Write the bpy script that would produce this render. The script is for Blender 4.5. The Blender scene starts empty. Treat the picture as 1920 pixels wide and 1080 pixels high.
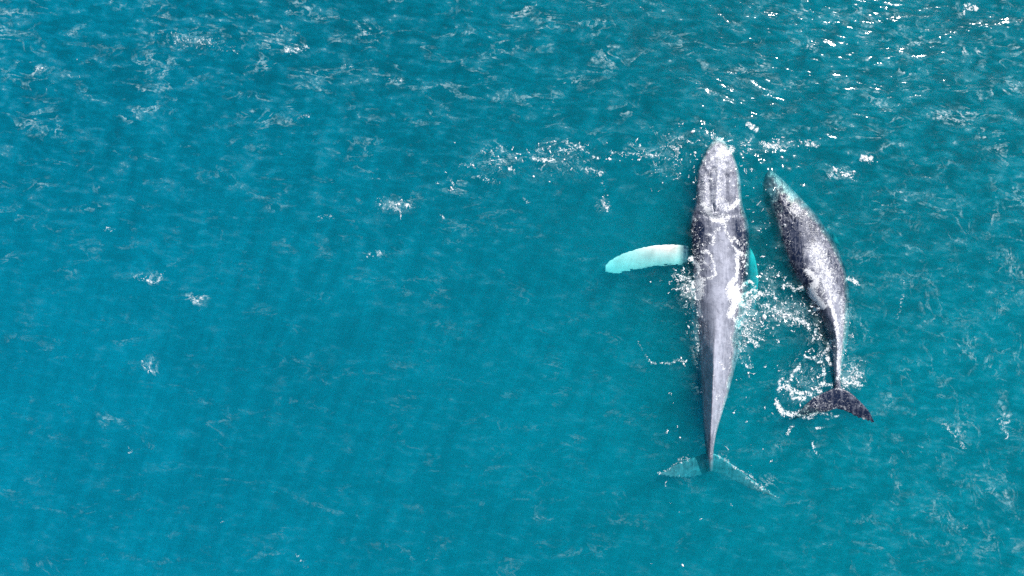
import bpy, bmesh, math, random
import numpy as np
from mathutils import Vector

random.seed(7)
RNG = np.random.default_rng(11)

# ------------------------------------------------------------------ camera, light, exposure
scene = bpy.context.scene
CAM_H = 30.0            # drone height above the water, metres
FPX = 1280.0            # focal length in pixels of the 1920 px wide photograph

cam_data = bpy.data.cameras.new("camera")
cam = bpy.data.objects.new("camera", cam_data)
scene.collection.objects.link(cam)
cam_data.sensor_width = 36.0
cam_data.lens = 24.0
cam_data.clip_start = 0.5
cam_data.clip_end = 20000.0
cam.location = (0, 0, CAM_H)
cam.rotation_euler = (0, 0, 0)
scene.camera = cam

SUN_EL = math.radians(42)
SUN_AZ = Vector((0.62, 0.78)).normalized()
sun_dir = Vector((SUN_AZ.x * math.cos(SUN_EL), SUN_AZ.y * math.cos(SUN_EL), math.sin(SUN_EL)))
world = bpy.data.worlds.new("World")
scene.world = world
world.use_nodes = True
wn = world.node_tree
sky = wn.nodes.new("ShaderNodeTexSky")
sky.sky_type = 'NISHITA'
sky.sun_disc = False
sky.sun_elevation = SUN_EL
sky.sun_rotation = math.atan2(SUN_AZ.x, SUN_AZ.y)
wn.nodes["Background"].inputs[1].default_value = 0.065
wn.links.new(sky.outputs[0], wn.nodes["Background"].inputs[0])

sun_data = bpy.data.lights.new("sun", 'SUN')
sun_data.energy = 5.0
sun_data.angle = math.radians(0.53)
sun_data.color = (1.0, 0.975, 0.945)
sun = bpy.data.objects.new("sun", sun_data)
scene.collection.objects.link(sun)
sun.rotation_euler = sun_dir.to_track_quat('Z', 'Y').to_euler()
sun.location = (20, 25, 60)

scene.view_settings.view_transform = 'Standard'
scene.view_settings.look = 'None'
scene.view_settings.exposure = 0.25
scene.view_settings.gamma = 1.0
scene.cycles.use_denoising = False
scene.cycles.max_bounces = 10
scene.cycles.use_adaptive_sampling = True
scene.cycles.adaptive_threshold = 0.03
scene.cycles.volume_bounces = 3
scene.cycles.transparent_max_bounces = 12
scene.cycles.sample_clamp_indirect = 4.0
scene.cycles.caustics_reflective = False
scene.cycles.caustics_refractive = False

# ------------------------------------------------------------------ helpers
def at(px, py, z=0.0):
    """Pixel of the photograph -> point at height z seen there from the drone."""
    k = (CAM_H - z) / FPX
    return np.array(((px - 960.0) * k, (540.0 - py) * k, z))

def to_px(co):
    k = FPX / (CAM_H - co[:, 2])
    return 960.0 + co[:, 0] * k, 540.0 - co[:, 1] * k

def link(ob):
    scene.collection.objects.link(ob)
    return ob

def tag(ob, label=None, cat=None, kind=None, group=None):
    if label: ob["label"] = label
    if cat: ob["category"] = cat
    if kind: ob["kind"] = kind
    if group: ob["group"] = group
    return ob

def smoothstep(a, b, x):
    t = np.clip((x - a) / (b - a), 0, 1)
    return t * t * (3 - 2 * t)

def mesh_from_arrays(name, verts, faces, smooth=True):
    """verts (n,3), faces (m,k) with constant k"""
    me = bpy.data.meshes.new(name)
    verts = np.asarray(verts, dtype=np.float32); faces = np.asarray(faces, dtype=np.int32)
    n, m, k = len(verts), len(faces), faces.shape[1]
    me.vertices.add(n); me.vertices.foreach_set("co", verts.ravel())
    me.loops.add(m * k); me.loops.foreach_set("vertex_index", faces.ravel())
    me.polygons.add(m)
    me.polygons.foreach_set("loop_start", np.arange(0, m * k, k, dtype=np.int32))
    me.polygons.foreach_set("use_smooth", np.full(m, smooth))
    me.update(calc_edges=True)
    me.validate()
    return me

def add_attr(me, name, values):
    a = me.attributes.new(name, 'FLOAT', 'POINT')
    a.data.foreach_set("value", np.asarray(values, dtype=np.float32))

class Nodes:
    """small shorthand for building a material's node tree"""
    def __init__(self, name):
        self.mat = bpy.data.materials.new(name)
        self.mat.use_nodes = True
        self.t = self.mat.node_tree
        self.t.nodes.clear()
        self.out = self.t.nodes.new("ShaderNodeOutputMaterial")
    def new(self, kind, **inputs):
        n = self.t.nodes.new(kind)
        for k, v in inputs.items():
            if k.startswith("p_"):
                setattr(n, k[2:], v)
        for k, v in inputs.items():
            if k.startswith("p_"): continue
            key = int(k[1:]) if k[0] == "i" and k[1:].isdigit() else k.replace("_", " ")
            s = n.inputs[key]
            if isinstance(v, bpy.types.NodeSocket): self.t.links.new(v, s)
            else: s.default_value = v
        return n
    def math(self, op, a, b=0.0, c=None, clamp=False):
        kw = dict(i0=a, i1=b)
        if c is not None: kw["i2"] = c
        return self.new("ShaderNodeMath", p_operation=op, p_use_clamp=clamp, **kw).outputs[0]
    def attr(self, name):
        return self.new("ShaderNodeAttribute", p_attribute_name=name).outputs["Fac"]
    def noise(self, vec, scale, detail=3.0, rough=0.55, dist=0.0, out="Fac"):
        n = self.new("ShaderNodeTexNoise", Vector=vec, Scale=scale, Detail=detail, Roughness=rough, Distortion=dist)
        return n.outputs[out]
    def ramp(self, x, a, b, lo=0.0, hi=1.0):
        return self.new("ShaderNodeMapRange", p_interpolation_type='SMOOTHSTEP', Value=x, From_Min=a, From_Max=b, To_Min=lo, To_Max=hi).outputs[0]
    def mix(self, f, a, b):
        n = self.t.nodes.new("ShaderNodeMix"); n.data_type = 'RGBA'
        for s, v in ((n.inputs[0], f), (n.inputs[6], a), (n.inputs[7], b)):
            if isinstance(v, bpy.types.NodeSocket): self.t.links.new(v, s)
            else: s.default_value = v if not isinstance(v, tuple) else (*v[:3], 1.0)
        return n.outputs[2]
    def mixsh(self, f, a, b):
        return self.new("ShaderNodeMixShader", i0=f, i1=a, i2=b).outputs[0]

# ------------------------------------------------------------------ foam strokes read off the photograph
# (points, half width in px, strength): lines of white water round and over the two whales
STROKES = [
    ([(1318,383),(1324,391),(1330,398),(1337,410),(1350,412),(1358,418)], 3.4, 1.0),
    ([(1383,377),(1375,387),(1362,393)], 3.0, 0.95),
    ([(1347,290),(1360,288),(1370,285),(1372,277)], 3.2, 0.95),
    ([(1352,406),(1360,400),(1366,408),(1358,418)], 2.4, 0.8),
    ([(1358,418),(1360,432),(1367,443),(1375,460),(1384,473)], 1.5, 0.9),
    ([(1384,473),(1383,488),(1384,500),(1380,522)], 2.6, 0.95),
    ([(1380,522),(1368,533),(1367,540),(1377,548)], 3.0, 1.0),
    ([(1367,443),(1378,449),(1387,458)], 2.0, 0.85),
    ([(1383,473),(1397,478),(1392,490)], 2.0, 0.8),
    ([(1388,540),(1398,531),(1407,527),(1415,537),(1407,548),(1396,552)], 2.0, 0.9),
    ([(1380,503),(1400,497)], 1.8, 0.75),
    ([(1350,428),(1342,432),(1340,440)], 1.4, 0.85),
    ([(1327,438),(1338,445),(1339,453),(1335,457)], 2.2, 0.8),
    ([(1317,473),(1327,470),(1335,483),(1340,495),(1339,508),(1342,513),(1333,522),(1322,523)], 1.4, 0.95),
    ([(1317,473),(1315,487),(1326,497),(1334,507)], 1.2, 0.75),
    ([(1296,484),(1302,490),(1308,496),(1310,505),(1305,518),(1310,527)], 3.0, 0.95),
    ([(1310,527),(1312,540),(1309,556)], 6.0, 1.1),
    ([(1309,556),(1310,577),(1313,592)], 2.6, 0.95),
    ([(1313,592),(1321,604),(1322,622),(1318,640),(1314,665)], 1.6, 0.6),
    ([(1375,545),(1382,562)], 8.5, 1.15),
    ([(1382,562),(1375,577),(1370,590)], 4.5, 1.0),
    ([(1370,590),(1376,599),(1388,605)], 2.0, 0.9),
    ([(1382,611),(1398,623),(1409,638),(1421,647)], 2.0, 0.9),
    ([(1388,605),(1413,629),(1428,635)], 1.8, 0.85),
    ([(1409,638),(1437,635)], 1.8, 0.85),
    ([(1381,573),(1406,571)], 3.0, 0.95),
    ([(1403,559),(1440,549)], 2.2, 0.85),
    ([(1406,568),(1416,546)], 2.2, 0.85),
    ([(1385,552),(1402,556),(1408,566)], 3.0, 0.85),
    ([(1266,516),(1290,524),(1302,534),(1296,545)], 3.4, 0.75),
    ([(1276,540),(1292,548),(1303,548)], 2.6, 0.8),
    ([(1390,655),(1400,664),(1409,682)], 1.5, 0.65),
    ([(1393,681),(1403,688),(1411,687)], 1.5, 0.8),
    ([(1338,690),(1337,712),(1336,735)], 0.9, 0.55),
    ([(1352,680),(1357,690)], 1.8, 0.7),
    ([(1337,735),(1344,738),(1346,748),(1340,750)], 1.3, 0.6),
    # calf
    ([(1514,508),(1522,515),(1531,527)], 4.6, 1.0),
    ([(1531,527),(1521,545),(1531,561)], 5.2, 1.05),
    ([(1531,561),(1543,574)], 5.0, 1.0),
    ([(1543,574),(1529,580)], 3.0, 0.85),
    ([(1467,539),(1478,533),(1490,543),(1506,541)], 2.6, 0.85),
    ([(1555,566),(1561,582),(1567,602),(1570,627)], 2.6, 0.9),
    ([(1570,627),(1569,651),(1573,684)], 2.8, 0.75),
    ([(1553,643),(1560,637),(1567,637)], 2.0, 0.75),
    ([(1556,646),(1547,661),(1553,676),(1560,684)], 2.6, 0.8),
    ([(1572,690),(1575,700),(1568,712)], 2.6, 0.8),
    ([(1529,673),(1540,680),(1544,688),(1546,715),(1532,727)], 2.2, 0.85),
    ([(1560,721),(1545,722),(1529,727)], 1.8, 0.8),
    ([(1510,668),(1529,673)], 2.4, 0.75),
    ([(1500,685),(1488,700),(1482,712)], 2.2, 0.9),
    ([(1482,712),(1463,715),(1461,733)], 2.2, 0.8),
    ([(1463,722),(1479,727),(1488,745),(1508,748)], 3.0, 0.95),
    ([(1488,730),(1500,738),(1514,739),(1538,733)], 3.0, 0.75),
    ([(1457,756),(1467,774),(1488,777)], 3.0, 1.0),
    ([(1488,777),(1508,780),(1532,776),(1558,777)], 1.6, 0.75),
    ([(1508,783),(1530,784)], 1.2, 0.8),
    ([(1550,786),(1571,780)], 0.9, 0.75),
    ([(1485,798),(1476,813)], 2.0, 0.9),
    ([(1528,803),(1549,803)], 1.0, 0.75),
    ([(1523,827),(1526,842),(1535,854)], 1.1, 0.75),
    ([(1580,712),(1598,709),(1612,700)], 3.2, 0.85),
    ([(1584,720),(1600,716),(1615,722)], 3.2, 0.85),
    ([(1596,700),(1605,690)], 2.0, 0.7),
    # water between and around
    ([(1197,641),(1209,664),(1221,681),(1244,680)], 1.0, 0.75),
    ([(1244,680),(1258,681),(1271,675),(1286,677)], 1.4, 0.9),
    ([(1430,575),(1455,584),(1470,590)], 5.0, 0.62),
    ([(1470,590),(1500,602),(1515,610)], 6.0, 0.68),
    ([(1520,640),(1528,625),(1530,610)], 2.5, 0.7),
    ([(1420,548),(1445,545),(1455,560)], 5.0, 0.6),
    # flukes of the adult just under the surface
    ([(1297,857),(1279,864),(1265,872),(1250,881),(1235,888)], 1.0, 0.7),
    ([(1290,859),(1272,865)], 3.0, 0.58),
    ([(1344,852),(1360,862),(1368,870),(1385,880),(1400,891)], 1.5, 0.66),
    ([(1400,891),(1416,904),(1430,916)], 3.4, 0.58),
    ([(1416,906),(1440,921),(1458,932)], 1.3, 0.55),
    ([(1344,850),(1362,860)], 3.0, 0.5),
    # breaking crests ahead of the whales
    ([(1000,296),(1018,300),(1036,298)], 3.0, 1.0),
    ([(1060,264),(1075,272),(1095,279)], 2.4, 0.95),
    ([(1050,283),(1068,284)], 3.0, 0.75),
    ([(1095,279),(1108,294),(1120,296)], 1.8, 0.8),
    ([(1103,318),(1116,322),(1128,326)], 4.0, 0.75),
    ([(1128,340),(1134,362),(1138,372)], 1.6, 0.5),
    ([(1131,382),(1139,390)], 4.5, 0.85),
    ([(1145,285),(1175,288),(1205,292),(1230,290)], 1.7, 0.9),
    ([(1180,270),(1200,274)], 2.0, 0.85),
    ([(1222,240),(1232,252)], 2.2, 0.8),
    ([(1245,255),(1262,262),(1280,258)], 2.2, 0.8),
    ([(1262,276),(1272,284)], 2.6, 0.85),
    ([(1255,300),(1266,318),(1272,330)], 3.0, 0.6),
    ([(895,330),(915,338),(935,345)], 2.4, 0.7),
    ([(845,335),(850,352)], 1.8, 0.75),
    ([(905,282),(920,290),(940,278)], 4.0, 0.62),
    ([(955,318),(965,322)], 3.5, 0.75),
    ([(860,310),(885,306)], 1.6, 0.55),
    ([(715,382),(735,384),(750,390)], 6.0, 0.6),
    ([(745,388),(768,384)], 5.0, 0.62),
    ([(1425,270),(1445,273),(1475,274)], 2.2, 0.9),
    ([(1440,274),(1456,274)], 3.2, 1.0),
    ([(1404,235),(1418,243)], 3.2, 1.0),
    ([(1508,266),(1520,272),(1534,273)], 2.2, 0.85),
    ([(1565,318),(1580,325),(1597,331)], 2.4, 0.9),
    ([(1618,296),(1632,297)], 3.6, 0.95),
    ([(1590,523),(1602,527),(1610,532)], 2.2, 0.9),
    # scattered white caps further off, and one sun glint painted white
    ([(537,94),(555,93),(572,90)], 3.6, 0.95),
    ([(330,72),(360,76),(400,82)], 9.0, 0.5),
    ([(410,88),(440,92)], 6.0, 0.42),
    ([(563,219),(578,218)], 1.8, 0.9),
    ([(250,518),(268,525),(290,529),(300,522)], 1.6, 0.9),
    ([(300,520),(308,510)], 1.5, 0.75),
    ([(268,678),(276,692),(284,699)], 2.2, 0.72),
    ([(284,699),(285,680)], 1.6, 0.6),
    ([(360,562),(380,560)], 4.0, 0.6),
    ([(197,429),(210,431)], 2.2, 0.75),
    ([(600,408),(618,405)], 3.0, 0.6),
    ([(690,478),(718,474)], 3.2, 0.62),
    ([(640,62),(612,70)], 2.0, 0.5),
    ([(730,145),(745,152),(755,148)], 1.5, 0.85),
    ([(645,122),(660,126)], 1.6, 0.7),
    ([(982,372),(990,379)], 1.4, 0.9),
    ([(825,395),(834,414)], 1.3, 0.75),
    ([(556,1040),(580,1072)], 1.6, 0.75),
    ([(238,838),(244,848)], 1.4, 0.7),
    ([(412,970),(420,985)], 1.2, 0.7),
    ([(1770,795),(1788,815),(1808,838)], 3.0, 0.6),
    ([(1874,785),(1888,818)], 3.0, 0.55),
    ([(1695,530),(1690,570),(1682,600)], 1.6, 0.6),
    ([(1800,30),(1822,12)], 2.6, 0.6),
    ([(1812,10),(1830,15)], 3.0, 1.0),  # sun glint painted as a white stroke
]
SEGS = []
for pts, w, s in STROKES:
    if pts[0][1] < 420 and pts[0][0] < 1290 or pts[0][0] < 1180: s *= 0.80
    for a, b in zip(pts[:-1], pts[1:]):
        SEGS.append((a[0], a[1], b[0], b[1], w, s))

def foam_field(px, py):
    """0..1.2 amount of white water at picture positions (numpy arrays)"""
    f = np.zeros(px.shape, dtype=np.float32)
    for ax, ay, bx, by, w, s in SEGS:
        R = w * 4.0 + 3.0
        idx = np.nonzero((px > min(ax, bx) - R) & (px < max(ax, bx) + R) & (py > min(ay, by) - R) & (py < max(ay, by) + R))
        if len(idx[0]) == 0: continue
        x, y = px[idx], py[idx]
        dx, dy = bx - ax, by - ay
        t = np.clip(((x - ax) * dx + (y - ay) * dy) / (dx * dx + dy * dy + 1e-6), 0, 1)
        d = np.hypot(x - ax - t * dx, y - ay - t * dy)
        v = s * np.clip(1.15 - d / (w * 2.2 + 1.2), 0, min(1.05, 0.60 + 0.075 * w))
        f[idx] = np.maximum(f[idx], v)
    return f

# broad areas of churned, lacy water: (px, py, rx, ry, strength)
CHURN = [
    (1292, 545, 26, 40, 0.30), (1400, 590, 34, 60, 0.34), (1470, 585, 60, 30, 0.30), (1440, 530, 34, 50, 0.20),
    (1310, 640, 20, 60, 0.22), (1392, 640, 20, 50, 0.26), (1500, 720, 50, 60, 0.20), (1595, 700, 34, 34, 0.28),
    (1525, 620, 30, 50, 0.18), (1250, 290, 50, 60, 0.16), (1345, 265, 60, 40, 0.15), (1060, 300, 90, 45, 0.14),
    (920, 310, 90, 45, 0.12), (1130, 385, 16, 16, 0.2), (742, 385, 46, 20, 0.2), (1450, 273, 50, 12, 0.2),
    (355, 80, 70, 22, 0.16), (1590, 520, 30, 20, 0.12), (1590, 610, 20, 90, 0.16), (1545, 660, 26, 40, 0.18),
]
def churn_field(px, py):
    f = np.zeros(px.shape, dtype=np.float32)
    for cx, cy, rx, ry, s in CHURN:
        d2 = ((px - cx) / rx) ** 2 + ((py - cy) / ry) ** 2
        f = np.maximum(f, 1.12 * s * np.exp(-d2 * 1.2))
    return f

# wisps: sky and sun glitter on wavelets painted white, with some foam; (px, py, spread x, spread y, angle deg, count, length m, strength)
CLUSTERS = [
    (360, 78, 70, 18, 5, 60, 0.5, 0.55), (80, 130, 90, 40, 10, 50, 0.4, 0.6), (200, 60, 160, 50, 0, 40, 0.4, 0.4), (430, 170, 70, 12, 5, 22, 0.5, 0.5), (555, 92, 30, 8, 20, 20, 0.5, 0.7),
    (480, 195, 60, 10, 20, 16, 0.5, 0.5), (760, 20, 60, 16, 20, 34, 0.6, 0.5), (720, 50, 60, 14, 30, 28, 0.5, 0.5), (830, 80, 120, 22, 12, 70, 0.5, 0.5), (700, 125, 60, 16, 10, 30, 0.5, 0.5),
    (860, 120, 120, 20, 10, 50, 0.5, 0.4), (760, 150, 60, 10, 15, 30, 0.5, 0.5), (640, 210, 70, 16, -10, 30, 0.5, 0.4), (790, 195, 60, 14, 20, 26, 0.5, 0.45), (900, 160, 90, 16, 8, 30, 0.6, 0.4),
    (1120, 30, 80, 26, -25, 44, 0.5, 0.55), (1180, 60, 70, 24, -10, 30, 0.5, 0.5), (1040, 70, 40, 12, 15, 20, 0.5, 0.55), (1110, 110, 50, 14, -35, 20, 0.5, 0.6), (1200, 165, 70, 24, 10, 30, 0.5, 0.4),
    (920, 290, 80, 34, 20, 60, 0.45, 0.6), (1030, 300, 70, 30, 0, 60, 0.5, 0.7), (1080, 275, 50, 14, -30, 36, 0.5, 0.75), (860, 340, 50, 24, 20, 30, 0.4, 0.6), (1200, 285, 60, 18, -5, 40, 0.45, 0.7),
    (742, 384, 34, 12, -5, 60, 0.35, 0.8), (1136, 386, 8, 12, -60, 22, 0.3, 0.9), (700, 475, 26, 6, 10, 20, 0.35, 0.6), (610, 406, 14, 6, 30, 12, 0.35, 0.6), (460, 372, 60, 12, -10, 26, 0.45, 0.5),
    (280, 520, 26, 9, -15, 26, 0.35, 0.7), (370, 560, 18, 8, 10, 18, 0.35, 0.6), (480, 540, 34, 12, -25, 16, 0.4, 0.4), (280, 690, 12, 16, -60, 16, 0.35, 0.7), (200, 790, 40, 26, -45, 22, 0.4, 0.5),
    (735, 710, 18, 6, -20, 12, 0.35, 0.5), (870, 925, 22, 10, 20, 16, 0.4, 0.55), (710, 885, 20, 8, -10, 12, 0.35, 0.5), (1020, 972, 26, 8, 10, 14, 0.4, 0.5), (1080, 825, 20, 14, -45, 12, 0.3, 0.5),
    (1500, 95, 40, 14, -20, 34, 0.5, 0.7), (1560, 80, 40, 20, 20, 28, 0.5, 0.5), (1660, 110, 60, 14, 0, 34, 0.6, 0.55), (1740, 120, 70, 12, 10, 30, 0.6, 0.55), (1830, 20, 50, 18, -25, 36, 0.5, 0.7),
    (1440, 80, 60, 24, -35, 30, 0.5, 0.5), (1350, 60, 60, 30, -30, 30, 0.5, 0.45), (1720, 210, 60, 14, 10, 34, 0.5, 0.55), (1770, 215, 40, 14, -30, 26, 0.5, 0.6), (1540, 190, 40, 20, -40, 26, 0.5, 0.5),
    (1870, 80, 50, 30, -50, 30, 0.5, 0.55), (1580, 325, 36, 10, -30, 36, 0.4, 0.8), (1640, 380, 24, 12, -40, 26, 0.4, 0.7), (1670, 290, 30, 30, -60, 20, 0.5, 0.5), (1800, 350, 70, 60, 70, 46, 0.4, 0.5),
    (1700, 560, 40, 60, 80, 40, 0.4, 0.55), (1650, 420, 50, 50, -60, 30, 0.4, 0.5), (1800, 500, 90, 70, 75, 50, 0.4, 0.5), (1870, 640, 50, 90, 80, 50, 0.4, 0.55), (1760, 650, 60, 60, 75, 40, 0.4, 0.5),
    (1790, 815, 26, 30, -55, 34, 0.4, 0.7), (1885, 800, 16, 30, 75, 30, 0.4, 0.7), (1700, 760, 60, 60, 75, 46, 0.35, 0.6), (1800, 900, 110, 60, 75, 60, 0.35, 0.55), (1680, 900, 70, 60, 65, 36, 0.35, 0.5),
    (1850, 1010, 70, 50, 70, 50, 0.35, 0.55), (1530, 1025, 30, 10, -5, 16, 0.4, 0.5), (1700, 970, 26, 16, 20, 14, 0.4, 0.5), (1470, 830, 30, 30, -60, 24, 0.35, 0.6), (1620, 640, 20, 70, 80, 30, 0.35, 0.6),
    (1420, 260, 60, 26, -10, 40, 0.4, 0.6), (1250, 320, 40, 40, -50, 30, 0.4, 0.5), (1240, 620, 50, 60, -30, 40, 0.35, 0.45), (1440, 690, 50, 50, -20, 30, 0.35, 0.45), (1420, 900, 40, 14, -35, 26, 0.4, 0.5),
]

def glitter_foam_fields(px, py):
    """amount of painted glitter and foam streaks lying across (a) and along (b) the picture"""
    a = np.zeros(px.shape); b = np.zeros(px.shape)
    for cx, cy, sx, sy, ang, cnt, ln, st in CLUSTERS:
        sx, sy = sx * 1.1 + 6, sy * 1.1 + 5
        idx = np.nonzero((np.abs(px - cx) < 2.6 * sx) & (np.abs(py - cy) < 2.6 * sy))
        v = min(1.0, st * (0.75 + cnt * 15.0 / (sx * sy))) * np.exp(-(((px[idx] - cx) / sx) ** 2 + ((py[idx] - cy) / sy) ** 2))
        t = b if abs(ang) > 52 else a
        t[idx] = np.maximum(t[idx], v)
    return a, b

# ------------------------------------------------------------------ waves
WAVES = []
for i in range(90):
    lam = 0.45 * (9.0 / 0.45) ** RNG.random()
    main = math.radians(-105) + RNG.normal(0, 0.62)       # waves travel toward the bottom of the picture
    k = 2 * math.pi / lam
    amp = 0.0013 * lam ** 0.95 * (0.5 + RNG.random())
    WAVES.append((k * math.cos(main), k * math.sin(main), amp, RNG.random() * 6.283, lam))

def near_line(px, py, pts, w):
    d = np.full(px.shape, 1e9)
    for (ax, ay), (bx, by) in zip(pts[:-1], pts[1:]):
        dx, dy = bx - ax, by - ay
        t = np.clip(((px - ax) * dx + (py - ay) * dy) / (dx * dx + dy * dy), 0, 1)
        d = np.minimum(d, np.hypot(px - ax - t * dx, py - ay - t * dy))
    return np.exp(-(d / w) ** 2)

BODY_LINES = [([(1346, 260), (1346, 560), (1342, 700), (1332, 860)], 62), ([(1444, 322), (1500, 430), (1545, 540), (1568, 700)], 58)]
CHOP = [(RNG.uniform(0.22, 0.9), RNG.uniform(0, 6.283), RNG.uniform(0, 6.283)) for _ in range(36)]

def wave_z(x, y, fade=None):
    z = np.zeros(np.broadcast(x, y).shape)
    x, y = np.asarray(x, dtype=float), np.asarray(y, dtype=float)
    qx, qy = 960 + x * FPX / CAM_H, 540 - y * FPX / CAM_H
    dist = churn_field(qx, qy) / 0.3                    # short chop where the whales stir the sea
    for line, wd in BODY_LINES: dist = np.maximum(dist, 0.85 * near_line(qx, qy, line, wd))
    for lam, th, ph in CHOP:
        k = 2 * math.pi / lam
        z = z + 0.011 * lam * dist * np.sin(k * (x * math.cos(th) + y * math.sin(th)) + ph)
    for kx, ky, a, ph, lam in WAVES:
        s = np.sin(kx * x + ky * y + ph)
        z += a * (s + 0.22 * np.cos(2 * (kx * x + ky * y + ph)))
    return z if fade is None else z * fade

def axis(spans, far):
    """1-D grid coordinates: spans = [(start, step)...,(end,None)], growing out to +-far"""
    xs = []
    for (a, st), (b, _) in zip(spans[:-1], spans[1:]):
        n = max(1, int(round((b - a) / st)))
        xs += list(np.linspace(a, b, n, endpoint=False))
    xs.append(spans[-1][0])
    step = 0.3; e = xs[-1]; right = []
    while e < far:
        step *= 1.35; e += step; right.append(e)
    step = 0.3; e = xs[0]; left = []
    while e > -far:
        step *= 1.35; e -= step; left.append(e)
    return np.array(left[::-1] + xs + right)

DEPTH = 40.0
gx = axis([(-24, .09), (3.6, .042), (17.2, .09), (25, None)], 4000)
gy = axis([(-14.5, .09), (-9.6, .042), (7.6, .09), (14.5, None)], 4000)
GX, GY = np.meshgrid(gx, gy, indexing='xy')
fade = np.exp(-np.maximum(0, np.hypot(np.maximum(0, np.abs(GX) - 26), np.maximum(0, np.abs(GY) - 16))) / 12.0)
GZ = wave_z(GX, GY, fade)
nx, ny = len(gx), len(gy)
top = np.stack([GX, GY, GZ], -1).reshape(-1, 3)
ii = np.arange(nx * ny).reshape(ny, nx)
quads = np.stack([ii[:-1, :-1], ii[:-1, 1:], ii[1:, 1:], ii[1:, :-1]], -1).reshape(-1, 4)
# closed body of water: skirt and bottom
ring = np.concatenate([ii[0, :], ii[1:, -1], ii[-1, -2::-1], ii[-2:0:-1, 0]])
low = top[ring].copy(); low[:, 2] = -DEPTH
n0 = len(top); m = len(ring)
li = np.arange(m) + n0
sk = np.stack([ring, li, np.roll(li, -1), np.roll(ring, -1)], -1)
cidx = n0 + m
verts = np.concatenate([top, low, [[0, 0, -DEPTH]]])
bot = np.stack([li, np.full(m, cidx), np.full(m, cidx), np.roll(li, -1)], -1)
bm_faces = np.concatenate([quads, sk])
me = bpy.data.meshes.new("sea")
allq = bm_faces; bt = np.stack([li, np.full(m, cidx), np.roll(li, -1)], -1)
loops = np.concatenate([allq.ravel(), bt.ravel()]).astype(np.int32)
starts = np.concatenate([np.arange(0, len(allq) * 4, 4), len(allq) * 4 + np.arange(0, len(bt) * 3, 3)]).astype(np.int32)
me.vertices.add(len(verts)); me.vertices.foreach_set("co", verts.astype(np.float32).ravel())
me.loops.add(len(loops)); me.loops.foreach_set("vertex_index", loops)
me.polygons.add(len(starts)); me.polygons.foreach_set("loop_start", starts)
smf = np.ones(len(starts), dtype=bool); smf[len(quads):] = False
me.polygons.foreach_set("use_smooth", smf)
me.update(calc_edges=True)
px_, py_ = to_px(top)
ff = np.zeros(len(verts)); cc = np.zeros(len(verts)); rr = np.zeros(len(verts))
ff[:n0] = foam_field(px_, py_)
cc[:n0] = churn_field(px_, py_)
# liveliness of the small ripples: strong at the top and right, calmer at the lower left
u, v = np.clip(px_ / 1920, -1, 2), np.clip(py_ / 1080, -1, 2)
live = 0.30 + 0.75 * smoothstep(0.62, 0.0, v) + 0.45 * smoothstep(0.62, 0.95, u)
calm = np.maximum(np.exp(-(((px_ - 1180) / 120) ** 2 + ((py_ - 420) / 75) ** 2)), np.exp(-(((px_ - 1470) / 60) ** 2 + ((py_ - 330) / 40) ** 2)))
rr[:n0] = np.clip(live, 0, 1.2) * (1 - 0.6 * calm)
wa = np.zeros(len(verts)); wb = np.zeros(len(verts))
a_, b_ = glitter_foam_fields(px_, py_)
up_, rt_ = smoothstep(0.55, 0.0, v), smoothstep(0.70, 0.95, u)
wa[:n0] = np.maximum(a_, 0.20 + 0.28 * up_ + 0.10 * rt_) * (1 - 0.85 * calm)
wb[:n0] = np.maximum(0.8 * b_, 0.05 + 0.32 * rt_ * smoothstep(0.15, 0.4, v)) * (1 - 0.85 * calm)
add_attr(me, "glitter_foam_a", wa); add_attr(me, "glitter_foam_b", wb)
add_attr(me, "foam", ff); add_attr(me, "churn", cc); add_attr(me, "live", rr)
water = link(bpy.data.objects.new("sea_water", me))
tag(water, "rippled turquoise sea water surrounding the two whales", "water", kind="structure")

# water material ----------------------------------------------------
N = Nodes("sea_water")
pos = N.new("ShaderNodeNewGeometry").outputs["Position"]
flat = N.new("ShaderNodeVectorMath", p_operation='MULTIPLY', i0=pos, i1=(1, 1, 0)).outputs[0]
stretch = N.new("ShaderNodeMapping", p_vector_type='TEXTURE', Vector=flat, Rotation=(0, 0, math.radians(-8)), Scale=(2.3, 1.0, 1.0)).outputs[0]
live_a = N.attr("live")
n1 = N.noise(stretch, 1.6, 3, 0.55, 0.6)
n2 = N.noise(stretch, 4.2, 2, 0.5, 0.4)
n3 = N.noise(flat, 9.0, 1, 0.5, 0.2)
h = N.math('ADD', N.math('MULTIPLY', n1, 0.62), N.math('ADD', N.math('MULTIPLY', n2, 0.5), N.math('MULTIPLY', n3, 0.07)))
bump = N.new("ShaderNodeBump", Strength=1.0, Distance=N.math('MULTIPLY', live_a, 0.055), Height=h).outputs[0]
# light passing through the wavy surface is focused and spread: a wave pattern in its clearness
f1 = N.noise(N.new("ShaderNodeMapping", p_vector_type='TEXTURE', Vector=flat, Rotation=(0, 0, math.radians(-20)), Scale=(1.0, 6.5, 1)).outputs[0], 1.9, 4, 0.65, 0.3)
f2 = N.noise(flat, 0.14, 2, 0.5, 0.4)
lens = N.math('SUBTRACT', 1.0, N.math('MULTIPLY', N.ramp(h, 0.44, 0.72, 1.0, 0.0), N.math('MULTIPLY', N.math('ADD', live_a, 0.2), 0.25)))
caust = N.math('MULTIPLY', lens, N.math('MULTIPLY', N.ramp(f1, 0.30, 0.70, 1.04, 1.20), N.ramp(f2, 0.35, 0.65, 0.94, 1.0)))       # around one: focused here, spread there
sx_ = N.new("ShaderNodeSeparateXYZ", Vector=flat).outputs[0]
side = N.ramp(sx_, -22.0, 18.0)                     # greener tint to one side: sun and sky hue shift painted in
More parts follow.
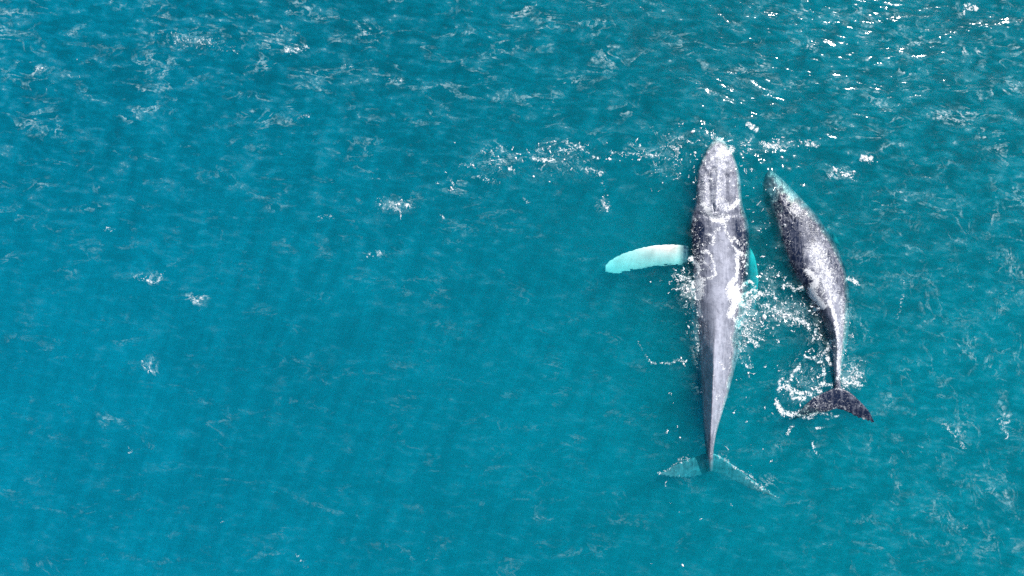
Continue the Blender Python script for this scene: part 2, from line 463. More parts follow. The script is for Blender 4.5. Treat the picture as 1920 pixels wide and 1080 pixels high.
clear = N.new("ShaderNodeCombineColor", Red=caust, Green=N.math('MULTIPLY', caust, N.math('ADD', 0.985, N.math('MULTIPLY', side, 0.03))),
              Blue=N.math('MULTIPLY', caust, N.math('SUBTRACT', 1.0, N.math('MULTIPLY', side, 0.03)))).outputs[0]
transp = N.new("ShaderNodeBsdfTransparent", Color=clear).outputs[0]
gloss = N.new("ShaderNodeBsdfGlossy", Color=(1, 1, 1, 1), Roughness=0.105, Normal=bump).outputs[0]
cosi = N.math('ABSOLUTE', N.new("ShaderNodeVectorMath", p_operation='DOT_PRODUCT', i0=N.new("ShaderNodeNewGeometry").outputs["Incoming"], i1=bump).outputs["Value"], clamp=True)
fres = N.math('ADD', N.math('MULTIPLY', N.math('POWER', N.math('SUBTRACT', 1.0, cosi), 5.0), 0.98), 0.02)     # mirror share of a water surface
body = N.mixsh(fres, transp, gloss)
# foam, and ripple glitter painted white
fa = N.attr("foam"); ca = N.attr("churn")
w1 = N.noise(flat, 6.0, 4, 0.65, 0.8)
w2 = N.noise(flat, 17.0, 2, 0.6, 0.5)
tv = N.noise(flat, 2.7, 3, 0.6, 1.3)
threads = N.ramp(N.math('ABSOLUTE', N.math('SUBTRACT', tv, 0.5)), 0.0, 0.06, 1.0, 0.0)
fsum = N.math('ADD', fa, N.math('ADD', N.math('MULTIPLY', N.math('SUBTRACT', w1, 0.5), 2.3), N.math('MULTIPLY', N.math('SUBTRACT', w2, 0.5), 1.3)))
foam_main = N.math('MULTIPLY', N.ramp(fsum, 0.46, 0.98), N.ramp(fa, 0.02, 0.15))
csum = N.math('ADD', N.math('MULTIPLY', ca, 1.15), N.math('ADD', N.math('MULTIPLY', N.math('SUBTRACT', w1, 0.5), 1.1), N.math('MULTIPLY', threads, 0.36)))
foam_churn = N.math('MULTIPLY', N.ramp(csum, 0.44, 0.85), N.ramp(ca, 0.02, 0.12))
milky = N.math('MULTIPLY', N.ramp(N.math('ADD', ca, N.math('MULTIPLY', N.math('SUBTRACT', tv, 0.5), 0.6)), 0.10, 0.5), 0.26)
foam_churn = N.math('MAXIMUM', foam_churn, milky)
foam = N.math('MAXIMUM', foam_main, N.math('MULTIPLY', foam_churn, 0.85), clamp=True)
def glitter_foam_mask(angle, amount, seed, long=1.8):
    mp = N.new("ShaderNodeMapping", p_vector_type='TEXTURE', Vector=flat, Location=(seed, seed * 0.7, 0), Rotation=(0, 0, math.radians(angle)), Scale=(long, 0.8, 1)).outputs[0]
    r = N.math('SUBTRACT', N.noise(mp, 1.05, 4, 0.62, 0.9), 0.5)          # sharp on one side, fading behind
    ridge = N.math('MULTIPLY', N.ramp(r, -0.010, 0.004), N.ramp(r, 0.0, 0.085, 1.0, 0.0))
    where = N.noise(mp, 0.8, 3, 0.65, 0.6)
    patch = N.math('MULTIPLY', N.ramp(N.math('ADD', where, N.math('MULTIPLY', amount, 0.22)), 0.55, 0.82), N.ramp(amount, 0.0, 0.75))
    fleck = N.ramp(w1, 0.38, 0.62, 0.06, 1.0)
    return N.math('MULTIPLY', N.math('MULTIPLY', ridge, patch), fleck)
glitter_foam = N.math('MAXIMUM', glitter_foam_mask(-4, N.attr("glitter_foam_a"), 3.0), glitter_foam_mask(-62, N.attr("glitter_foam_b"), 11.0, 1.25))  # white streaks stand in for sky and sun glitter, mixed with foam
crest_sheen = N.math('MULTIPLY', N.ramp(h, 0.62, 0.86), N.math('MULTIPLY', live_a, 0.06))          # wavelet tops whitened: sky reflection painted in
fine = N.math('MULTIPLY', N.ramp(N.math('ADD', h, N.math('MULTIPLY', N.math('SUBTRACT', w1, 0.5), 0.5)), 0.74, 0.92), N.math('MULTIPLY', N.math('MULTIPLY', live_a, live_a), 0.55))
foam = N.math('MAXIMUM', N.math('MAXIMUM', foam, N.math('MAXIMUM', crest_sheen, fine)), N.math('MULTIPLY', glitter_foam, 0.80), clamp=True)
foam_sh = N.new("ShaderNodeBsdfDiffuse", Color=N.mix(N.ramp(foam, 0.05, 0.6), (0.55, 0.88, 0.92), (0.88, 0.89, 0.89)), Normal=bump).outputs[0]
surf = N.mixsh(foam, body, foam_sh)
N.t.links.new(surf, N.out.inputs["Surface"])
# the water itself: absorbs red at once, scatters green and blue
scat = N.new("ShaderNodeVolumeScatter", Color=(0.002, 0.446, 0.530, 1), Density=0.62, Anisotropy=0.0).outputs[0]
absn = N.new("ShaderNodeVolumeAbsorption", Color=(0.0, 0.906, 0.945, 1), Density=2.0).outputs[0]
vol = N.new("ShaderNodeAddShader", i0=scat, i1=absn).outputs[0]
N.t.links.new(vol, N.out.inputs["Volume"])
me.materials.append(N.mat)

# ------------------------------------------------------------------ whales
def resample(rows, n):
    """smooth interpolation of station rows along their arc length"""
    rows = np.array(rows, dtype=float)
    d = np.concatenate([[0], np.cumsum(np.hypot(np.diff((rows[:, 0] + rows[:, 2]) / 2), np.diff((rows[:, 1] + rows[:, 3]) / 2)))])
    t = np.linspace(0, d[-1], n)
    out = np.stack([np.interp(t, d, rows[:, c]) for c in range(rows.shape[1])], -1)
    k = np.array([1, 2, 3, 2, 1]) / 9.0
    for _ in range(3):
        p = np.pad(out, ((2, 2), (0, 0)), mode='edge')
        sm = sum(k[i] * p[i:i + n] for i in range(5))
        sm[0], sm[-1] = out[0], out[-1]
        out = sm
    return out

def loft_body(bm, rows, n=150, seg=56):
    """rows: left px, left py, right px, right py, z of the widest line, height above it, depth below it, top squareness"""
    R = resample(rows, n)
    rings = []
    for lx, ly, rx, ry, zc, ht, hb, e, apx in R:
        L, Rr = at(lx, ly, zc), at(rx, ry, zc)
        c = (L + Rr) / 2; half = (Rr - L) / 2
        lean = at(apx, (ly + ry) / 2, zc + ht)[0] - c[0]      # where the top of the back stands
        ring = []
        for j in range(seg):
            a = 2 * math.pi * j / seg
            ca_, sa = math.cos(a), math.sin(a)
            ex = e if sa > 0 else 2.0
            xx = math.copysign(abs(ca_) ** (2 / ex), ca_)
            zz = math.copysign(abs(sa) ** (2 / ex), sa)
            p = c + half * xx
            p[0] += lean * max(0.0, zz)
            p = np.array((p[0], p[1], zc + (ht if sa > 0 else hb) * zz))
            ring.append(bm.verts.new(p))
        rings.append(ring)
    for r0, r1 in zip(rings[:-1], rings[1:]):
        for j in range(seg):
            bm.faces.new((r0[j], r0[(j + 1) % seg], r1[(j + 1) % seg], r1[j]))
    bm.faces.new(rings[0][::-1]); bm.faces.new(rings[-1])

def loft_foil(bm, rows, n=40, seg=20):
    """flipper or fluke: rows of leading edge px,py, trailing edge px,py, z lead, z trail, thickness"""
    R = resample(rows, n)
    rings = []
    for lx, ly, tx, ty, zl, zt, th in R:
        L, T = at(lx, ly, zl), at(tx, ty, zt)
        ring = []
        for j in range(seg):
            a = 2 * math.pi * j / seg
            t = 0.5 - 0.5 * math.cos(a)              # 0 at the leading edge
            hgt = th * 0.5 * math.sin(a) * (1.25 - 0.75 * t)
            p = L + (T - L) * t
            ring.append(bm.verts.new((p[0], p[1], p[2] + hgt)))
        rings.append(ring)
    for r0, r1 in zip(rings[:-1], rings[1:]):
        for j in range(seg):
            bm.faces.new((r0[j], r0[(j + 1) % seg], r1[(j + 1) % seg], r1[j]))
    bm.faces.new(rings[0][::-1]); bm.faces.new(rings[-1])

def fused(name, bm, voxel):
    """one continuous skin round the overlapping lofts"""
    bmesh.ops.recalc_face_normals(bm, faces=bm.faces)
    tmp_me = bpy.data.meshes.new("lofts"); bm.to_mesh(tmp_me); bm.free()
    tmp = link(bpy.data.objects.new("lofts", tmp_me))
    m1 = tmp.modifiers.new("skin", 'REMESH'); m1.mode = 'VOXEL'; m1.voxel_size = voxel
    m2 = tmp.modifiers.new("soft", 'SMOOTH'); m2.factor = 0.5; m2.iterations = 5
    dg = bpy.context.evaluated_depsgraph_get()
    out = bpy.data.meshes.new_from_object(tmp.evaluated_get(dg))
    bpy.data.objects.remove(tmp); bpy.data.meshes.remove(tmp_me)
    out.name = name
    out.polygons.foreach_set("use_smooth", np.ones(len(out.polygons), dtype=bool))
    return out

def coords(me):
    a = np.empty(len(me.vertices) * 3, dtype=np.float32); me.vertices.foreach_get("co", a)
    return a.reshape(-1, 3).astype(float)

def normals(me):
    a = np.empty(len(me.vertices) * 3, dtype=np.float32); me.vertices.foreach_get("normal", a)
    return a.reshape(-1, 3).astype(float)

def blob(px, py, cx, cy, rx, ry=None, rot=0.0):
    ry = ry or rx
    c, s = math.cos(rot), math.sin(rot)
    dx, dy = px - cx, py - cy
    x, y = dx * c + dy * s, -dx * s + dy * c
    return np.exp(-((x / rx) ** 2 + (y / ry) ** 2))

# whale skin --------------------------------------------------------
N = Nodes("whale_skin")
tc = N.new("ShaderNodeNewGeometry").outputs["Position"]
pale = N.attr("pale"); white = N.attr("white"); fa = N.attr("foam"); film = N.attr("film")
s1 = N.noise(tc, 3.2, 6, 0.68, 0.5)
s2 = N.noise(tc, 14.0, 4, 0.65, 0.3)
s3 = N.noise(N.new("ShaderNodeMapping", Vector=tc, Scale=(2.6, 0.35, 1.0)).outputs[0], 4.0, 4, 0.6, 0.4)
mott = N.math('ADD', N.math('MULTIPLY', s1, 0.62), N.math('ADD', N.math('MULTIPLY', s2, 0.07), N.math('MULTIPLY', s3, 0.41)))
tone = N.math('ADD', pale, N.math('MULTIPLY', N.math('SUBTRACT', mott, 0.55), 2.2), clamp=True)
skin = N.mix(tone, (0.010, 0.019, 0.050), (0.455, 0.470, 0.560))
scr = N.new("ShaderNodeTexVoronoi", p_feature='DISTANCE_TO_EDGE', Vector=N.new("ShaderNodeMapping", Vector=tc, Scale=(1, 0.3, 1), Rotation=(0, 0, 0.3)).outputs[0], Scale=2.2).outputs["Distance"]
skin = N.mix(N.math('MULTIPLY', N.ramp(scr, 0.0, 0.018, 1.0, 0.0), N.math('MULTIPLY', s2, 0.35)), skin, (0.5, 0.5, 0.53))
skin = N.mix(white, skin, (0.90, 0.91, 0.90))
wv = N.noise(tc, 9.0, 3, 0.6, 0.4)
bmp = N.new("ShaderNodeBump", Strength=N.math('SUBTRACT', 0.6, N.math('MULTIPLY', white, 0.5)), Distance=0.05, Height=N.math('ADD', mott, N.math('MULTIPLY', wv, N.math('ADD', 0.2, N.math('MULTIPLY', film, 1.2))))).outputs[0]
wet = N.new("ShaderNodeBsdfPrincipled", Base_Color=skin, Roughness=0.26, IOR=1.42, Normal=bmp)
wet.inputs["Specular IOR Level"].default_value = 0.5
w1 = N.noise(tc, 8.0, 4, 0.68, 1.0)
w2 = N.noise(tc, 21.0, 3, 0.6, 0.6)
wob = N.math('ADD', N.math('MULTIPLY', N.math('SUBTRACT', w1, 0.5), 2.1), N.math('MULTIPLY', N.math('SUBTRACT', w2, 0.5), 1.5))
fm = N.math('MULTIPLY', N.ramp(N.math('ADD', fa, wob), 0.50, 0.80), N.ramp(fa, 0.02, 0.15))
tv = N.noise(tc, 3.6, 4, 0.62, 1.2)
threads = N.ramp(N.math('ABSOLUTE', N.math('SUBTRACT', tv, 0.5)), 0.0, 0.07, 0.42, 0.0)
fl = N.math('MULTIPLY', N.ramp(N.math('ADD', N.math('ADD', film, threads), N.math('MULTIPLY', wob, 0.7)), 0.48, 1.0), N.ramp(film, 0.03, 0.15))
fmask = N.math('MAXIMUM', fm, N.math('MULTIPLY', fl, 0.8), clamp=True)
fo = N.new("ShaderNodeBsdfDiffuse", Color=(0.86, 0.86, 0.87, 1), Normal=bmp).outputs[0]
N.t.links.new(N.mixsh(fmask, wet.outputs[0], fo), N.out.inputs["Surface"])
SKIN = N.mat

def finish_whale(me, name, pale_f, white_f, film_f, relief_f):
    co = coords(me); nr = normals(me)
    px, py = to_px(co)
    co = co + nr * relief_f(px, py, co, nr)[:, None]
    me.vertices.foreach_set("co", co.astype(np.float32).ravel()); me.update()
    upw = smoothstep(-0.1, 0.25, nr[:, 2]) * smoothstep(-0.75, -0.2, co[:, 2])
    add_attr(me, "foam", foam_field(px, py) * upw)
    add_attr(me, "pale", pale_f(px, py, co, nr))
    add_attr(me, "white", np.clip(white_f(px, py, co, nr), 0, 1))
    edge = 0.27 * np.exp(-((co[:, 2] - 0.02) / 0.13) ** 2)              # water lapping at the waterline
    add_attr(me, "film", np.maximum(film_f(px, py, co, nr), edge) * upw)
    me.materials.append(SKIN)
    return link(bpy.data.objects.new(name, me))

# ---- the adult
bm = bmesh.new()
A = [  # left px,py, right px,py, z widest, up, down, squareness
    (1341, 257, 1352, 257, -0.15, 0.05, 0.05, 2.0, 1346),
    (1333, 268, 1362, 268, -0.18, 0.22, 0.26, 2.2, 1347),
    (1319, 289, 1374, 289, -0.22, 0.36, 0.57, 2.5, 1347),
    (1308, 315, 1385, 315, -0.26, 0.46, 0.99, 2.6, 1346),
    (1304, 348, 1390, 348, -0.30, 0.55, 1.44, 2.5, 1346),
    (1305, 378, 1391, 378, -0.32, 0.64, 1.86, 2.4, 1345),
    (1299, 396, 1396, 396, -0.36, 0.66, 2.10, 2.3, 1345),
    (1289, 417, 1404, 417, -0.42, 0.66, 2.29, 2.3, 1346),
    (1289, 440, 1405, 440, -0.46, 0.72, 2.32, 2.2, 1348),
    (1290, 470, 1405, 470, -0.50, 0.82, 2.33, 2.1, 1350),
    (1291, 500, 1405, 500, -0.52, 0.90, 2.34, 2.0, 1350),
    (1291, 545, 1403, 545, -0.54, 0.98, 2.35, 1.75, 1348),
    (1292, 585, 1399, 585, -0.54, 1.04, 2.28, 1.35, 1345),
    (1295, 620, 1393, 620, -0.50, 1.04, 2.12, 1.15, 1342),
    (1304, 657, 1388, 657, -0.34, 1.00, 1.77, 1.06, 1339),
    (1311, 696, 1377, 696, -0.22, 0.92, 1.43, 1.04, 1338),
    (1315, 735, 1367, 735, -0.15, 0.78, 1.12, 1.04, 1336),
    (1318, 773, 1355, 773, -0.11, 0.60, 0.85, 1.08, 1335),
    (1321, 812, 1343, 812, -0.12, 0.42, 0.60, 1.2, 1333),
    (1324, 843, 1338, 843, -0.22, 0.32, 0.38, 1.6, 1332),
    (1325, 872, 1338, 872, -0.38, 0.20, 0.21, 2.0, 1332),
    (1328, 884, 1336, 884, -0.48, 0.08, 0.08, 2.0, 1332),
]
loft_body(bm, A)
loft_foil(bm, [  # flukes, just under the surface
    (1234, 889, 1236, 891, -0.35, -0.36, 0.03), (1250, 881, 1262, 897, -0.4, -0.46, 0.06), (1272, 869, 1286, 897, -0.48, -0.59, 0.1),
    (1297, 858, 1312, 893, -0.58, -0.69, 0.16), (1331, 846, 1332, 884, -0.64, -0.73, 0.22), (1348, 853, 1352, 889, -0.6, -0.71, 0.18),
    (1372, 869, 1376, 903, -0.5, -0.61, 0.12), (1402, 893, 1404, 917, -0.4, -0.47, 0.09), (1436, 918, 1434, 928, -0.32, -0.37, 0.05), (1460, 933, 1459, 935, -0.3, -0.31, 0.03)], n=60)
loft_foil(bm, [  # left flipper, white
    (1312, 462, 1316, 510, -0.62, -0.66, 0.34), (1290, 460, 1290, 502, -0.34, -0.42, 0.26), (1270, 458, 1268, 497, -0.0168, -0.315, 0.13), (1240, 458, 1246, 499, 0.008, -0.3, 0.104),
    (1216, 461, 1222, 502, -0.054, -0.345, 0.14365), (1195, 466, 1200, 505, -0.16, -0.33, 0.12155), (1172, 473, 1178, 509, -0.23, -0.38, 0.1105),
    (1156, 480, 1160, 514, -0.27, -0.42, 0.09945), (1146, 485, 1149, 517, -0.3, -0.44, 0.0884), (1139, 490, 1140, 517, -0.32, -0.44, 0.07735), (1134, 498, 1134, 513, -0.33, -0.44, 0.05525)])
loft_foil(bm, [  # right flipper, held back and down along the flank
    (1388, 448, 1380, 500, -0.62, -0.70, 0.34), (1404, 458, 1392, 510, -0.85, -1.0, 0.26), (1416, 480, 1400, 520, -0.90, -1.1, 0.20),
    (1423, 520, 1404, 540, -0.95, -1.2, 0.15), (1420, 556, 1406, 566, -1.1, -1.3, 0.10), (1416, 580, 1410, 582, -1.45, -1.5, 0.04)])
# low hooked dorsal fin far down the back
loft_foil(bm, [(1342, 668, 1337, 702, 0.15, -0.02, 0.16), (1341, 676, 1337, 702, 0.40, 0.20, 0.10), (1339, 686, 1337, 702, 0.52, 0.34, 0.05)], n=14)
adult_me = fused("adult_whale", bm, 0.034)

knobs = [(1340 + dx, y, r) for dx, y, r in [(-6, 270, 3.2), (9, 272, 3), (1, 282, 3.2), (-14, 287, 3), (18, 288, 3), (-8, 299, 3.4), (8, 298, 3), (24, 303, 3), (-23, 303, 3), (0, 312, 3), (-14, 318, 3.2),
         (16, 318, 3.2), (34, 322, 3), (-30, 322, 3), (-20, 340, 3), (26, 342, 3), (38, 350, 3), (-32, 350, 3)]]
def relief(px, py, co, nr):
    up = smoothstep(0.2, 0.7, nr[:, 2])
    r = np.zeros(px.shape)
    for kx, ky, kr in knobs: r += 0.05 * blob(px, py, kx, ky, kr)
    r += 0.07 * near_line(px, py, [(1346, 300), (1345, 340), (1341, 385)], 4.0)          # rostral ridge
    r += 0.10 * blob(px, py, 1341, 392, 13, 11)                                            # blowhole mound
    r -= 0.09 * near_line(px, py, [(1337, 384), (1339, 397)], 1.6) + 0.09 * near_line(px, py, [(1346, 384), (1343, 397)], 1.6)
    r -= 0.10 * near_line(px, py, [(1330, 330), (1330, 380)], 5) + 0.10 * near_line(px, py, [(1362, 330), (1362, 380)], 5)
    r -= 0.035 * near_line(px, py, [(1312, 402), (1328, 406), (1345, 412), (1365, 404), (1390, 400)], 4)
    r = r * up
    flip = smoothstep(1288, 1270, px) * smoothstep(425, 440, py) * smoothstep(530, 520, py)      # uneven, knobbly flipper edges
    mid = np.interp(px, [1140, 1195, 1240, 1285], [507, 486, 478, 480])
    side = np.tanh((mid - py) / 9.0)
    wob = np.where(side > 0, np.sin(px * 0.47) * 0.5 + np.sin(px * 0.21 + 1.0) * 0.6 + np.sin(px * 0.9 + 2) * 0.3, np.sin(px * 0.33 + 0.5) * 0.5 + np.sin(px * 0.71 + 2.2) * 0.3)
    co[:, 1] += flip * side * wob * 0.010
    return r
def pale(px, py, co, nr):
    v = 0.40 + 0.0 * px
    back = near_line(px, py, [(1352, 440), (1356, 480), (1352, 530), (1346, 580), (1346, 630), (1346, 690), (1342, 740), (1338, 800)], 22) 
    v += 0.42 * back  # grey back lightened further: wet sheen and sky reflection painted in
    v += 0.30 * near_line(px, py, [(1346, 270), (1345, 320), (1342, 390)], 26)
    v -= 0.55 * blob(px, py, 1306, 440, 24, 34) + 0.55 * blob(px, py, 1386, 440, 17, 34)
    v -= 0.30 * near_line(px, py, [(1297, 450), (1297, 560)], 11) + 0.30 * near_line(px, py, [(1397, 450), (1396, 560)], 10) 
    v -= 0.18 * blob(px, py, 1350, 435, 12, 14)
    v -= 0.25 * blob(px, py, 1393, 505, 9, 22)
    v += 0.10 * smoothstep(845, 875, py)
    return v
def white(px, py, co, nr):
    lf = smoothstep(1284, 1268, px) * smoothstep(425, 440, py) * smoothstep(530, 520, py)
    rf = smoothstep(1404, 1410, px) * smoothstep(455, 470, py) * smoothstep(600, 590, py) * smoothstep(-0.40, -0.48, co[:, 2])
    return np.maximum(lf, 0.8 * rf)
def film(px, py, co, nr):
    f = 0.46 * near_line(px, py, [(1346, 268), (1345, 320), (1342, 390)], 30)
    f += 0.16 * blob(px, py, 1316, 365, 16, 34)
    f = np.maximum(f, 0.34 * blob(px, py, 1314, 480, 20, 40))
    f = np.maximum(f, 0.48 * blob(px, py, 1300, 610, 16, 60))
    f = np.maximum(f, 0.46 * blob(px, py, 1390, 610, 18, 60))
    f = np.maximum(f, 0.34 * blob(px, py, 1392, 480, 12, 40))
    f = np.maximum(f, 0.22 * blob(px, py, 1352, 740, 8, 30))
    return f * (1 - 0.9 * near_line(px, py, [(1352, 440), (1356, 480), (1352, 530), (1346, 580), (1346, 630), (1346, 690)], 13))
adult = finish_whale(adult_me, "adult_whale", pale, white, film, relief)
tag(adult, "larger grey humpback whale swimming straight up with one white flipper spread to the left", "whale", kind="thing", group="humpback whales")

# ---- the smaller whale
bm = bmesh.new()
B = [
    (1439, 321, 1448, 320, -0.30, 0.05, 0.05, 2.0, 1444),
    (1434, 329, 1458, 328, -0.33, 0.16, 0.23, 2.2, 1446),
    (1431, 342, 1472, 341, -0.36, 0.26, 0.44, 2.3, 1451),
    (1433, 362, 1489, 358, -0.42, 0.36, 0.75, 2.3, 1461),
    (1438, 382, 1506, 376, -0.44, 0.44, 1.05, 2.3, 1472),
    (1447, 408, 1526, 396, -0.44, 0.52, 1.33, 2.2, 1485),
    (1453, 434, 1543, 420, -0.44, 0.58, 1.45, 2.15, 1497),
    (1460, 460, 1560, 445, -0.43, 0.64, 1.50, 2.1, 1510),
    (1470, 488, 1575, 474, -0.40, 0.70, 1.52, 2.05, 1524),
    (1483, 516, 1586, 506, -0.42, 0.76, 1.49, 2.0, 1537),
    (1499, 544, 1592, 540, -0.44, 0.80, 1.44, 1.7, 1548),
    (1515, 574, 1594, 574, -0.46, 0.84, 1.34, 1.5, 1556),
    (1530, 604, 1593, 606, -0.48, 0.84, 1.19, 1.3, 1565),
    (1544, 634, 1589, 638, -0.48, 0.78, 0.94, 1.15, 1570),
    (1554, 662, 1583, 666, -0.44, 0.66, 0.72, 1.15, 1570),
    (1560, 690, 1577, 692, -0.34, 0.48, 0.52, 1.6, 1569),
    (1563, 714, 1577, 716, -0.20, 0.30, 0.33, 1.8, 1570),
    (1564, 738, 1578, 738, -0.10, 0.18, 0.18, 2.0, 1571),
    (1567, 758, 1575, 758, -0.06, 0.08, 0.08, 2.0, 1571),
]
loft_body(bm, B)
loft_foil(bm, [
    (1486, 788, 1488, 789, -0.22, -0.22, 0.03), (1503, 765, 1510, 782, -0.06, -0.12, 0.07), (1523, 746, 1533, 777, 0.03, -0.04, 0.11), (1545, 735, 1553, 772, 0.06, 0.0, 0.16),
    (1570, 724, 1569, 766, 0.06, 0.02, 0.22), (1592, 733, 1590, 773, 0.10, 0.06, 0.16), (1606, 745, 1608, 784, 0.14, 0.12, 0.11), (1624, 763, 1625, 790, 0.20, 0.18, 0.08),
    (1635, 777, 1634, 793, 0.24, 0.22, 0.05), (1640, 792, 1638, 795, 0.25, 0.24, 0.03)], n=60)
loft_foil(bm, [(1470, 448, 1480, 482, -0.7, -0.75, 0.28), (1456, 462, 1468, 492, -0.95, -1.0, 0.2), (1450, 486, 1464, 510, -1.2, -1.25, 0.14), (1452, 515, 1462, 526, -1.45, -1.5, 0.08), (1458, 530, 1461, 532, -1.6, -1.6, 0.03)])
loft_foil(bm, [(1548, 425, 1556, 456, -0.6, -0.62, 0.26), (1556, 428, 1568, 456, -0.8, -0.86, 0.18), (1564, 438, 1576, 462, -1.05, -1.1, 0.13), (1574, 456, 1582, 474, -1.3, -1.35, 0.08), (1582, 478, 1585, 482, -1.5, -1.5, 0.03)])
loft_foil(bm, [(1552, 560, 1560, 590, 0.10, 0.0, 0.15), (1555, 568, 1561, 590, 0.36, 0.18, 0.09), (1558, 578, 1562, 590, 0.46, 0.32, 0.05)], n=14)
calf_me = fused("young_whale", bm, 0.032)
knobs_b = [(1441, 331), (1449, 336), (1442, 347), (1455, 346), (1464, 352), (1450, 358), (1470, 366), (1444, 366), (1462, 376), (1478, 382)]
def relief_b(px, py, co, nr):
    up = smoothstep(0.2, 0.7, nr[:, 2]); r = np.zeros(px.shape)
    for kx, ky in knobs_b: r += 0.045 * blob(px, py, kx, ky, 2.8)
    r += 0.06 * near_line(px, py, [(1446, 335), (1466, 375), (1482, 405)], 4)
    r += 0.07 * blob(px, py, 1485, 412, 10)
    r -= 0.07 * near_line(px, py, [(1481, 406), (1486, 417)], 1.5) + 0.07 * near_line(px, py, [(1488, 404), (1489, 416)], 1.5)
    return r * up
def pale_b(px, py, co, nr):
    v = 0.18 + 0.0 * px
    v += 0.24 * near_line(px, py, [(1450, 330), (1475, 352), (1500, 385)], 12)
    v -= 0.16 * near_line(px, py, [(1465, 395), (1480, 440), (1500, 490)], 20)  # left of the front darkened: shade painted into the skin
    v += 0.46 * near_line(px, py, [(1525, 470), (1545, 520), (1565, 570), (1580, 620), (1574, 690)], 18)  # sunlit right side of the back painted paler
    v -= 0.20 * near_line(px, py, [(1500, 530), (1535, 590), (1552, 640)], 14)  # shaded left flank painted darker
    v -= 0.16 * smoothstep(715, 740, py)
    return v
def white_b(px, py, co, nr):
    return 0.3 * smoothstep(1562, 1568, px) * smoothstep(-0.55, -0.62, co[:, 2]) * smoothstep(485, 480, py) * smoothstep(415, 420, py) + 0.9 * blob(px, py, 1618, 786, 4.0, 2.5)
def film_b(px, py, co, nr):
    f = 0.30 * near_line(px, py, [(1452, 330), (1475, 352), (1510, 400)], 14)
    f = np.maximum(f, 0.12 * near_line(px, py, [(1470, 400), (1500, 440), (1530, 490)], 34))
    f = np.maximum(f, 0.58 * near_line(px, py, [(1530, 475), (1548, 520), (1552, 555)], 24))
    f = np.maximum(f, 0.44 * near_line(px, py, [(1578, 560), (1582, 620), (1575, 690)], 10))
    f = np.maximum(f, 0.10 * smoothstep(715, 735, py))
    return f
calf = finish_whale(calf_me, "young_whale", pale_b, white_b, film_b, relief_b)
tag(calf, "smaller dark grey humpback whale curving to the right with its tail flukes at the surface", "whale", kind="thing", group="humpback whales")

# ------------------------------------------------------------------ foam and spray lying on the sea
from mathutils.bvhtree import BVHTree
dg = bpy.context.evaluated_depsgraph_get()
bvhs = [BVHTree.FromObject(o, dg) for o in (adult, calf)]
def surface_z(x, y):
    z = float(wave_z(np.array(x), np.array(y)))
    for b in bvhs:
        hit = b.ray_cast(Vector((x, y, 6)), Vector((0, 0, -1)))
        if hit[0] is not None: z = max(z, hit[0].z)
    return z

# spray: beads of white water (px, py, spread x, spread y, count, size m)
SPRAY = [
    (1470, 595, 40, 22, 420, 0.040), (1440, 530, 26, 40, 170, 0.032), (1420, 600, 26, 50, 230, 0.036), (1284, 535, 22, 34, 260, 0.034), (1275, 500, 14, 16, 50, 0.028),
    (1240, 520, 40, 20, 30, 0.026), (1540, 610, 26, 40, 130, 0.032), (1525, 660, 26, 26, 110, 0.032), (1500, 720, 36, 36, 170, 0.034), (1600, 700, 26, 24, 190, 0.036), (1590, 640, 10, 40, 60, 0.028),
    (1480, 770, 26, 20, 90, 0.034), (1440, 700, 40, 60, 70, 0.028), (1445, 800, 36, 40, 40, 0.026), (1400, 330, 12, 40, 70, 0.028), (1420, 400, 14, 50, 70, 0.028), (1345, 255, 40, 16, 150, 0.030),
    (1270, 280, 40, 30, 190, 0.032), (1250, 320, 26, 26, 100, 0.028), (1300, 330, 10, 40, 60, 0.028), (1260, 740, 30, 60, 46, 0.028), (1300, 900, 60, 50, 46, 0.026), (1400, 780, 20, 80, 46, 0.026),
    (1290, 660, 12, 40, 40, 0.026), (1260, 1000, 40, 60, 20, 0.024), (1450, 270, 40, 10, 130, 0.034), (1515, 270, 22, 8, 60, 0.030), (1580, 325, 24, 8, 70, 0.034), (1060, 285, 60, 22, 150, 0.034),
    (920, 295, 60, 26, 130, 0.032), (860, 340, 40, 20, 60, 0.030), (745, 384, 26, 10, 60, 0.032), (1135, 385, 7, 10, 40, 0.030), (1190, 290, 40, 12, 90, 0.030), (1630, 297, 12, 5, 26, 0.034), (1310, 430, 10, 30, 80, 0.024),
    (1325, 350, 14, 36, 120, 0.022), (1316, 470, 16, 36, 160, 0.024), (1390, 480, 10, 40, 110, 0.024), (1300, 600, 10, 50, 130, 0.026), (1392, 620, 14, 50, 150, 0.028), (1530, 540, 22, 34, 150, 0.026), (1480, 420, 22, 34, 90, 0.022), (90, 130, 80, 30, 40, 0.026),
]
ico = bmesh.new(); bmesh.ops.create_icosphere(ico, subdivisions=1, radius=1.0)
iv = np.array([v.co[:] for v in ico.verts]); ifc = np.array([[v.index for v in f.verts] for f in ico.faces]); ico.free()
SV, SF = [], []; cnt = 0
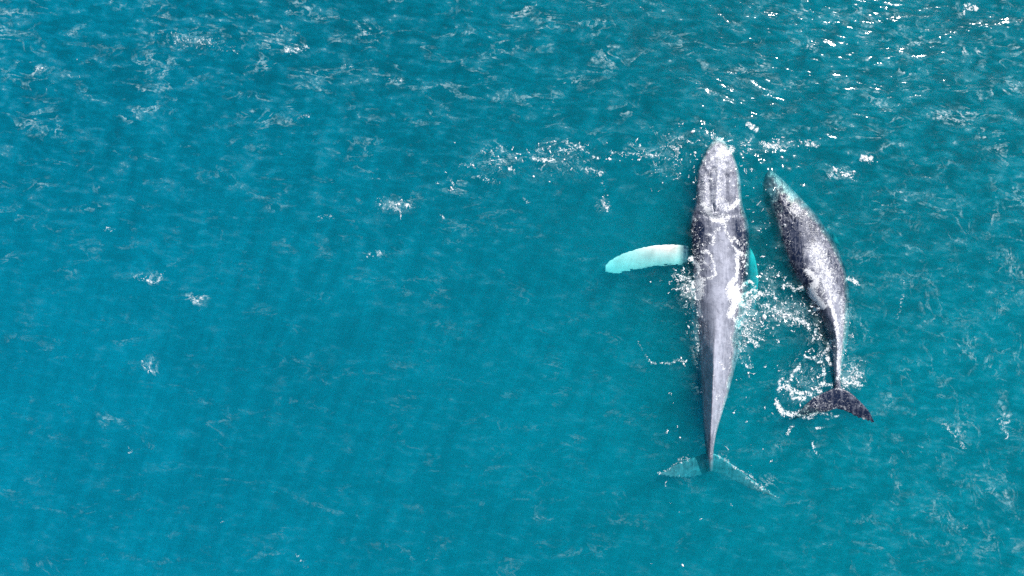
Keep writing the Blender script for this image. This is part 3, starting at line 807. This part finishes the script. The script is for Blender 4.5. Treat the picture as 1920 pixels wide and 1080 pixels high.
for cx, cy, sx, sy, n, size in SPRAY:
    done = 0
    while done < n * 0.36:
        # beads come in little strings
        bx, by = random.gauss(cx, sx * 0.75), random.gauss(cy, sy * 0.75)
        dirn = random.uniform(0, 6.283)
        for _ in range(random.choice((1, 1, 2, 3, 5))):
            p = at(bx, by)
            z = surface_z(p[0], p[1])
            p = at(bx, by, z); 
            s = size * random.lognormvariate(-0.62, 0.5)
            sc = np.array((s * random.uniform(0.8, 1.8), s * random.uniform(0.7, 1.1), s * 0.6))
            r = random.uniform(0, 6.283); c, q = math.cos(r), math.sin(r)
            v = iv * sc * (1 + RNG.normal(0, 0.14, (len(iv), 1)))
            v = np.stack([v[:, 0] * c - v[:, 1] * q, v[:, 0] * q + v[:, 1] * c, v[:, 2]], -1)
            SV.append(v + np.array((p[0], p[1], z + s * 0.3))); SF.append(ifc + cnt); cnt += len(iv)
            dirn += random.gauss(0, 0.6)
            bx += math.cos(dirn) * 2.4; by += math.sin(dirn) * 2.4
            done += 1
me = mesh_from_arrays("spray_droplet", np.concatenate(SV), np.concatenate(SF))
N = Nodes("white_water")
N.t.links.new(N.new("ShaderNodeBsdfDiffuse", Color=(0.88, 0.89, 0.90, 1)).outputs[0], N.out.inputs["Surface"])
me.materials.append(N.mat)
ob = link(bpy.data.objects.new("spray", me))
tag(ob, "white beads of spray and splashed water around the two whales", "spray", kind="stuff")

# ------------------------------------------------------------------ dark sea bed far below
bm = bmesh.new()
g = 5000
vs = [bm.verts.new((x, y, -DEPTH - 1)) for x, y in ((-g, -g), (g, -g), (g, g), (-g, g))]
bm.faces.new(vs)
me = bpy.data.meshes.new("seabed"); bm.to_mesh(me); bm.free()
N = Nodes("dark_sand")
d = N.noise(N.new("ShaderNodeNewGeometry").outputs["Position"], 0.2, 4)
N.t.links.new(N.new("ShaderNodeBsdfDiffuse", Color=N.mix(d, (0.02, 0.03, 0.04), (0.06, 0.07, 0.07))).outputs[0], N.out.inputs["Surface"])
me.materials.append(N.mat)
ob = link(bpy.data.objects.new("seabed", me))
tag(ob, "dark sea bed hidden deep below the turquoise water", "seabed", kind="structure")
